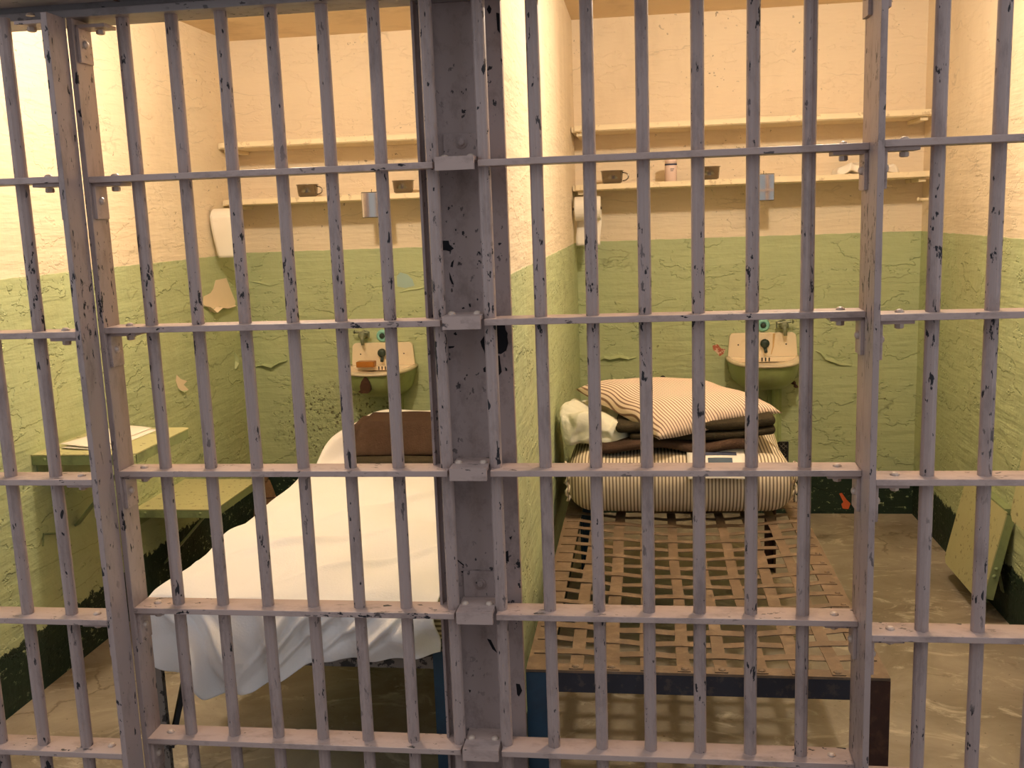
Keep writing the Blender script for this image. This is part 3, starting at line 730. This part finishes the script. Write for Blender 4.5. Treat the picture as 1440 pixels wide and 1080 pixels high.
# off-white sheet bundled at the wall side
def fs(p):
    a = abs(nz(p, 10, 31))+.35*abs(nz(p, 22, 33)); b = abs(nz(p, 12, 35)); p = wob(31, .014, 7)(p)
    p.z += .042*(a-.25)-.30*max(0, p.x-.10); p.y += .045*(b-.2); p.x -= .02*(a-.2); return p
o = obj('folded_sheet', softbox(.030, .245, 1.29, 1.60, .676, .772, .026, (48, 36, 24), fs), 'linen', smooth=True)
tag(o, 'crumpled off-white sheet at the left of the pillow stack', 'sheet')
# pillow
PL, PF, PR, PB = Vector((.055, 1.54, .828)), Vector((.345, 1.185, .724)), Vector((.752, 1.375, .764)), Vector((.50, 1.72, .792))
def pillow_vf(n=40):
    V, F, UV = [], [], []
    def pt(s, t, side):
        a, b = 2*s-1, 2*t-1
        base = PL*(1-s)*(1-t)+PF*s*(1-t)+PR*s*t+PB*(1-s)*t
        k = (max(0, 1-abs(a)**3.4)**.5)*(max(0, 1-abs(b)**3.4)**.5)
        mid = (PL+PF+PR+PB)/4
        pinch = .06*(1-abs(a))*abs(b)**4+.06*(1-abs(b))*abs(a)**4
        base = base+(mid-base)*pinch
        edge = max(abs(a), abs(b))
        up = .062*k if side > 0 else -.006*k
        q = base+Vector((0, 0, up))
        q.z += .010*nz(q, 13, 5)*max(0, edge-.25)-.010*math.exp(-((edge-1)/.1)**2)*(1 if t < .5 else 0)
        if side > 0 and s > .75: q.z += .010*math.sin(t*26)*(s-.75)*k
        return q
    idx = {}
    for side in (1, -1):
        for j in range(n+1):
            for i in range(n+1):
                bd = i in (0, n) or j in (0, n); key = (i, j) if bd else (i, j, side)
                if key not in idx: idx[key] = len(V); V.append(pt(i/n, j/n, side)); UV.append((j/n*.44+.004*math.sin(i*.4), i/n*.43))
    for side in (1, -1):
        for j in range(n):
            for i in range(n):
                g = lambda a, b: idx[(a, b)] if (a in (0, n) or b in (0, n)) else idx[(a, b, side)]
                F.append((g(i, j), g(i+1, j), g(i+1, j+1), g(i, j+1)))
    return V, F, UV
V, F, UV = pillow_vf()
o = obj('striped_pillow', (V, F), 'pillow', smooth=True, uv=UV); tag(o, 'striped ticking pillow on top of the folded blankets', 'pillow')
# card standing against the mattress front
t = thing('info_card', (.52, 1.20, .60), 'white printed card at the front edge of the folded mattress', 'card')
def fcard(u, v):
    x = .432+.182*u; s = v
    return Vector((x, 1.135+.135*s, .600+.108*s-.03*s*s+.003*math.sin(u*3)))
obj('sheet', grid(fcard, 8, 10), 'paper', t, solid=.0015, smooth=True)
def sub(u0, u1, v0, v1, mat, nm):
    obj(nm, grid(lambda u, v: fcard(u0+(u1-u0)*u, v0+(v1-v0)*v)+Vector((0, -.0012, .0016)), 6, 6), mat, t, solid=.0004)
sub(.30, .86, .60, .70, 'print', 'print_band'); sub(.36, .78, .2, .52, 'blue', 'print_picture')

# made bed in the left cell
LX0, LX1, LY0, LY1 = -.905, -.170, .205, 1.96
angle_bed(LX0, LX1, LY0, LY1, .445, 'iron bed under the white sheet in the left cell', dict(side='chipgrey', front='chipgrey', legs=('chipgrey', 'blue'), legw=(.024, .030)), GB, True)
o = obj('mattress', softbox(LX0+.005, LX1+.012, LY0+.004, LY1-.01, .4510, .552, .035, (20, 30, 8), wob(41, .004, 5)), 'tick2', smooth=True)
tag(o, 'striped mattress under the white sheet', 'mattress')
o = obj('pillow', softbox(-.80, -.34, 1.68, 1.92, .566, .622, .027, (26, 20, 10), lambda p: Vector((p.x, p.y, p.z+.006*nz(p, 9, 3)))), 'linen', smooth=True)
tag(o, 'pillow bulging under the white sheet at the bed head', 'pillow')
def sheet_fn(u, v):
    x = LX0-.012+(LX1-.012-LX0+.012)*u
    zb = None
    pts = [(-.925, .425), (-.88, .405), (-.80, .37), (-.70, .336), (-.62, .348), (-.56, .37), (-.50, .408), (-.42, .425), (-.35, .425), (-.28, .432), (-.2, .448), (-.1, .452)]
    for (a, za), (b, zb_) in zip(pts, pts[1:]):
        if a <= x <= b: zb = za+(zb_-za)*(x-a)/(b-a)
    if zb is None: zb = .43
    vf = .30
    if v < vf:                              # hanging front
        k = v/vf; z = zb+(.556-zb)*k
        hang = 1-k
        fold = .020*math.sin(x*27+1.5*math.sin(x*9))+.010*math.sin(x*61+k*4)+.012*math.sin(x*17-k*5)
        fold += -.050*math.exp(-((x+.655+.05*k)/.050)**2)*(.5+.5*hang)+.03*math.exp(-((x+.585+.04*k)/.022)**2)
        fold += -.034*math.exp(-((x+.855-.13*hang)/.020)**2)+.020*math.exp(-((x+.815-.13*hang)/.020)**2)
        for x0, sl, w, am in ((-.76, .16, .014, .022), (-.52, -.16, .013, .026), (-.455, -.22, .012, .024), (-.38, -.24, .012, .026), (-.31, -.20, .011, .022), (-.245, -.16, .010, .020)):
            d = x-x0-sl*hang
            fold += -am*math.exp(-(d/w)**2)*math.exp(-((hang-.35)/.32)**2)+am*.6*math.exp(-((d-.022)/w)**2)*math.exp(-((hang-.35)/.32)**2)
        y = LY0-.020-.012*math.sin(k*PI)+fold*min(1, hang*1.6+.18)-.012*hang
        y = min(y, LY0-.006)
        z -= .006*math.exp(-(k-1)**2/.02)
        return (x+.008*math.sin(z*30), y, z)
    k = (v-vf)/(1-vf); y = LY0-.012+(LY1+.02-LY0+.012)*k
    z = .5650
    # smooth over the front edge
    if k < .02: z -= .006*(1-k/.02)
    sx = max(0, min(1, (x+.905)/.09)); bp = 1/(1+math.exp(-(y-1.49-.15*sx*sx*(3-2*sx))/.028))
    side = max(0, 1-((x+.57)/.345)**4)**.5 if abs(x+.57) < .345 else 0
    z += bp*(.0955*side+.004)
    d = (x*.55+y*.84)
    z += .0062*math.sin(d*21+3*noise.noise(Vector((x*2, y*2, 0))))*(1-bp*.5)+.0055*math.sin((x*.9-y*.45)*27+2*noise.noise(Vector((x*3, y*2, 4))))+.004*noise.noise(Vector((x*5, y*3, 1)))
    z += .016*math.exp(-(((y-.62)-(x+.6)*.55)/.020)**2)*math.exp(-((x+.62)/.22)**2)
    z += .014*math.exp(-(((y-1.0)-(x+.45)*.9)/.022)**2)*math.exp(-((x+.40)/.18)**2)
    z += .012*math.exp(-(((y-.42)-(x+.45)*.7)/.018)**2)*math.exp(-((x+.38)/.16)**2)
    xe = x
    el = max(0, (LX0+.02-x)/.03); z -= .05*el*el
    if u < .001: z -= .07
    z = max(z, .470 if u < .03 else .5562)
    return (xe, y, z)
o = obj('bed_sheet', grid(sheet_fn, 170, 190), 'sheet', solid=.0016, smooth=True)
tag(o, 'white sheet spread over the left bed and hanging in front', 'bed sheet')
t = thing('brown_blanket', (-.62, 1.6, .60), 'folded brown wool blanket at the head of the made bed', 'blanket')
def fbl(p):
    p = wob(51, .012, 6)(p)
    k = (p.z-.60)/.12; p.y += .085*k; p.x += .012*k; return p
obj('main_fold', softbox(-.748, -.30, 1.43, 1.62, .600, .716, .018, (34, 16, 14), fbl), 'brown', t, smooth=True)
obj('side_fold', softbox(-.784, -.68, 1.47, 1.64, .600, .700, .018, (14, 14, 12), fbl), 'brown', t, smooth=True)
obj('under_fold', softbox(-.760, -.30, 1.395, 1.62, .574, .600, .0125, (34, 12, 6), lambda p: wob(61, .010, 8)(p)), 'olive', t, smooth=True)

# ------------------------------------------------------------------ fold-down tables and seats
def leaf(x0, x1, y0, y1, z, label, cat_, name, zst):
    t = thing(name, (x0, (y0+y1)/2, z-.036), label, cat_, 'fold-down tables and seats')
    V = []; r = .02
    poly = [(x0, y0, z-.004), (x1-r, y0, z-.004)]+[(x1-r+r*math.sin(a*PI/8), y0+r-r*math.cos(a*PI/8), z-.004) for a in (1, 2, 3)]+[(x1, y0+r, z-.004), (x1, y1-r, z-.004)]+[(x1-r+r*math.cos(a*PI/8), y1-r+r*math.sin(a*PI/8), z-.004) for a in (1, 2, 3)]+[(x1-r, y1, z-.004), (x0, y1, z-.004)]
    obj('top', prism(poly, (0, 0, .004)), 'table', t)
    obj('front_flange', box(x0, x1-.016, y0+.0005, y0+.0045, z-.034, z-.0045), 'flange', t, bevel=.001)
    obj('back_flange', box(x0, x1-.016, y1-.0045, y1-.0005, z-.034, z-.0045), 'flange', t, bevel=.001)
    obj('side_flange', box(x1-.005, x1-.001, y0+.018, y1-.018, z-.034, z-.0045), 'flange', t, bevel=.001)
    for xb in (x0+.045, x1-.06): obj('bolt', dome((xb, y0+.0005, z-.016), .006, .004, Yn), 'flange', t)
    a = Vector((x1-.07, y0+.10, z-.036)); b = Vector((x0+.003, y0+.20, zst))
    d = (b-a).normalized(); s = Vector((0, 1, 0)); n = d.cross(s).normalized()*.003
    obj('strut', prism([a+s*.016+n, a-s*.016+n, b-s*.016+n, b+s*.016+n], n*-2), 'flange', t)
    obj('wall_plate', box(x0+.0006, x0+.006, y0+.02, y1-.02, z-.07, z-.036), 'flange', t, bevel=.001)
    return t
leaf(XL, -1.268, .872, 1.265, .752, 'green fold-down table on the left wall with papers on it', 'table', 'wall_table', .46)
leaf(XL, -1.290, 1.445, 1.875, .400, 'green fold-down stool on the left wall behind the table', 'stool', 'wall_stool', .12)
o = obj('wall_bracket', cat(tube([atX(60, 768, XL), atX(60, 751, XL)+Vector((.004, 0, 0)), atX(80, 749, XL)+Vector((.03, 0, 0)), atX(80, 766, XL)+Vector((.03, 0, 0))], .004, 6)), 'flange')
tag(o, 'bent wire bracket on the left wall under the table', 'bracket')
# papers on the table
def paper(name, c, lab, dz, curl):
    P = [atZ(px, py, .754) for px, py in c]
    def f(u, v):
        q = P[0]*(1-u)*(1-v)+P[1]*u*(1-v)+P[2]*u*v+P[3]*(1-u)*v
        return Vector((q.x, q.y, .7535+dz+curl*(1-v)**2*(1-u*.6)+curl*.4*math.sin(u*PI)*v))
    o = obj(name, grid(f, 12, 12), 'paper', solid=.0008, smooth=True); return tag(o, lab, 'paper', 'papers on the wall table')
paper('paper_sheet', [(86, 631), (150, 634), (222, 604), (175, 600)], 'lower white paper on the green wall table', .0, .004)
paper('paper_sheet', [(84, 629), (138, 633), (214, 603), (168, 600)], 'upper white paper with curled near edge on the wall table', .004, .008)

# folded-down leaves on the right wall
def hung(y0, y1, z, x_out, zlow, label, cat_, name):
    t = thing(name, (XR, (y0+y1)/2, z), label, cat_, 'fold-down tables and seats')
    a = Vector((XR-.030, 0, z)); b = Vector((x_out, 0, zlow)); d = (b-a).normalized(); n = Vector((d.z, 0, -d.x)); n = n if n.x < 0 else -n
    def q(k, y, off): p = a+(b-a)*k-n*off; return Vector((p.x, y, p.z))
    poly = [q(0, y0, 0), q(.94, y0, 0), q(1, y0+.025, 0), q(1, y1-.025, 0), q(.94, y1, 0), q(0, y1, 0)]
    obj('top', prism(poly, -n*.004), 'table', t)
    obj('front_flange', prism([q(0.02, y0+.0005, .0042), q(.93, y0+.0005, .0042), q(.93, y0+.0005, .036), q(.02, y0+.0005, .030)], (0, .004, 0)), 'flange', t)
    obj('back_flange', prism([q(0.02, y1-.0045, .0042), q(.93, y1-.0045, .0042), q(.93, y1-.0045, .036), q(.02, y1-.0045, .030)], (0, .004, 0)), 'flange', t)
    obj('end_flange', prism([q(.995, y0+.03, .0042), q(.995, y1-.03, .0042), q(.995, y1-.03, .034), q(.995, y0+.03, .034)], -d*.004), 'flange', t)
    obj('strut', prism([q(.35, y0+.06, .006)+Vector((.0, 0, 0)), q(.35, y0+.09, .006), Vector((XR-.004, y0+.09, zlow+.02)), Vector((XR-.004, y0+.06, zlow+.02))], (-.003, 0, -.003)), 'flange', t)
    for k in (.6, .68): obj('bolt', dome(q(k, y0+.0005, .018), .007, .006, Yn), 'flange', t)
    obj('wall_plate', box(XR-.030, XR-.0006, y0+.02, y1-.02, z-.012, z+.006), 'flange', t)
hung(1.445, 1.875, .400, 1.425, .075, 'green stool leaf folded down against the right wall', 'stool', 'wall_stool')
hung(.872, 1.300, .735, 1.452, .425, 'green table leaf folded down at the right picture edge', 'table', 'wall_table')

# whisk broom behind the seat
q = Vector((-1.45, 2.33, 0))
t = thing('whisk_broom', (-1.45, 2.33, 0), 'brown straw whisk broom standing behind the left green stool', 'broom')
def flat(vf, k=.36): return ([q+Vector((v[0], v[1]*k, v[2])) for v in vf[0]], vf[1])
obj('straw', flat(lathe([(.085, .001), (.082, .03), (.065, .13), (.040, .22), (.024, .27)], (0, 0, 0), n=20)), 'broom', t)
for z, r in ((.15, .061), (.19, .050)): obj('binding', flat(lathe([(r, -.003), (r+.0025, 0), (r, .003)], (0, 0, z), n=20), .38), 'rustdk', t)
obj('handle', tube([q+Vector((0, 0, .268)), q+Vector((.004, 0, .33))], [.017, .013], 12), 'broom', t)
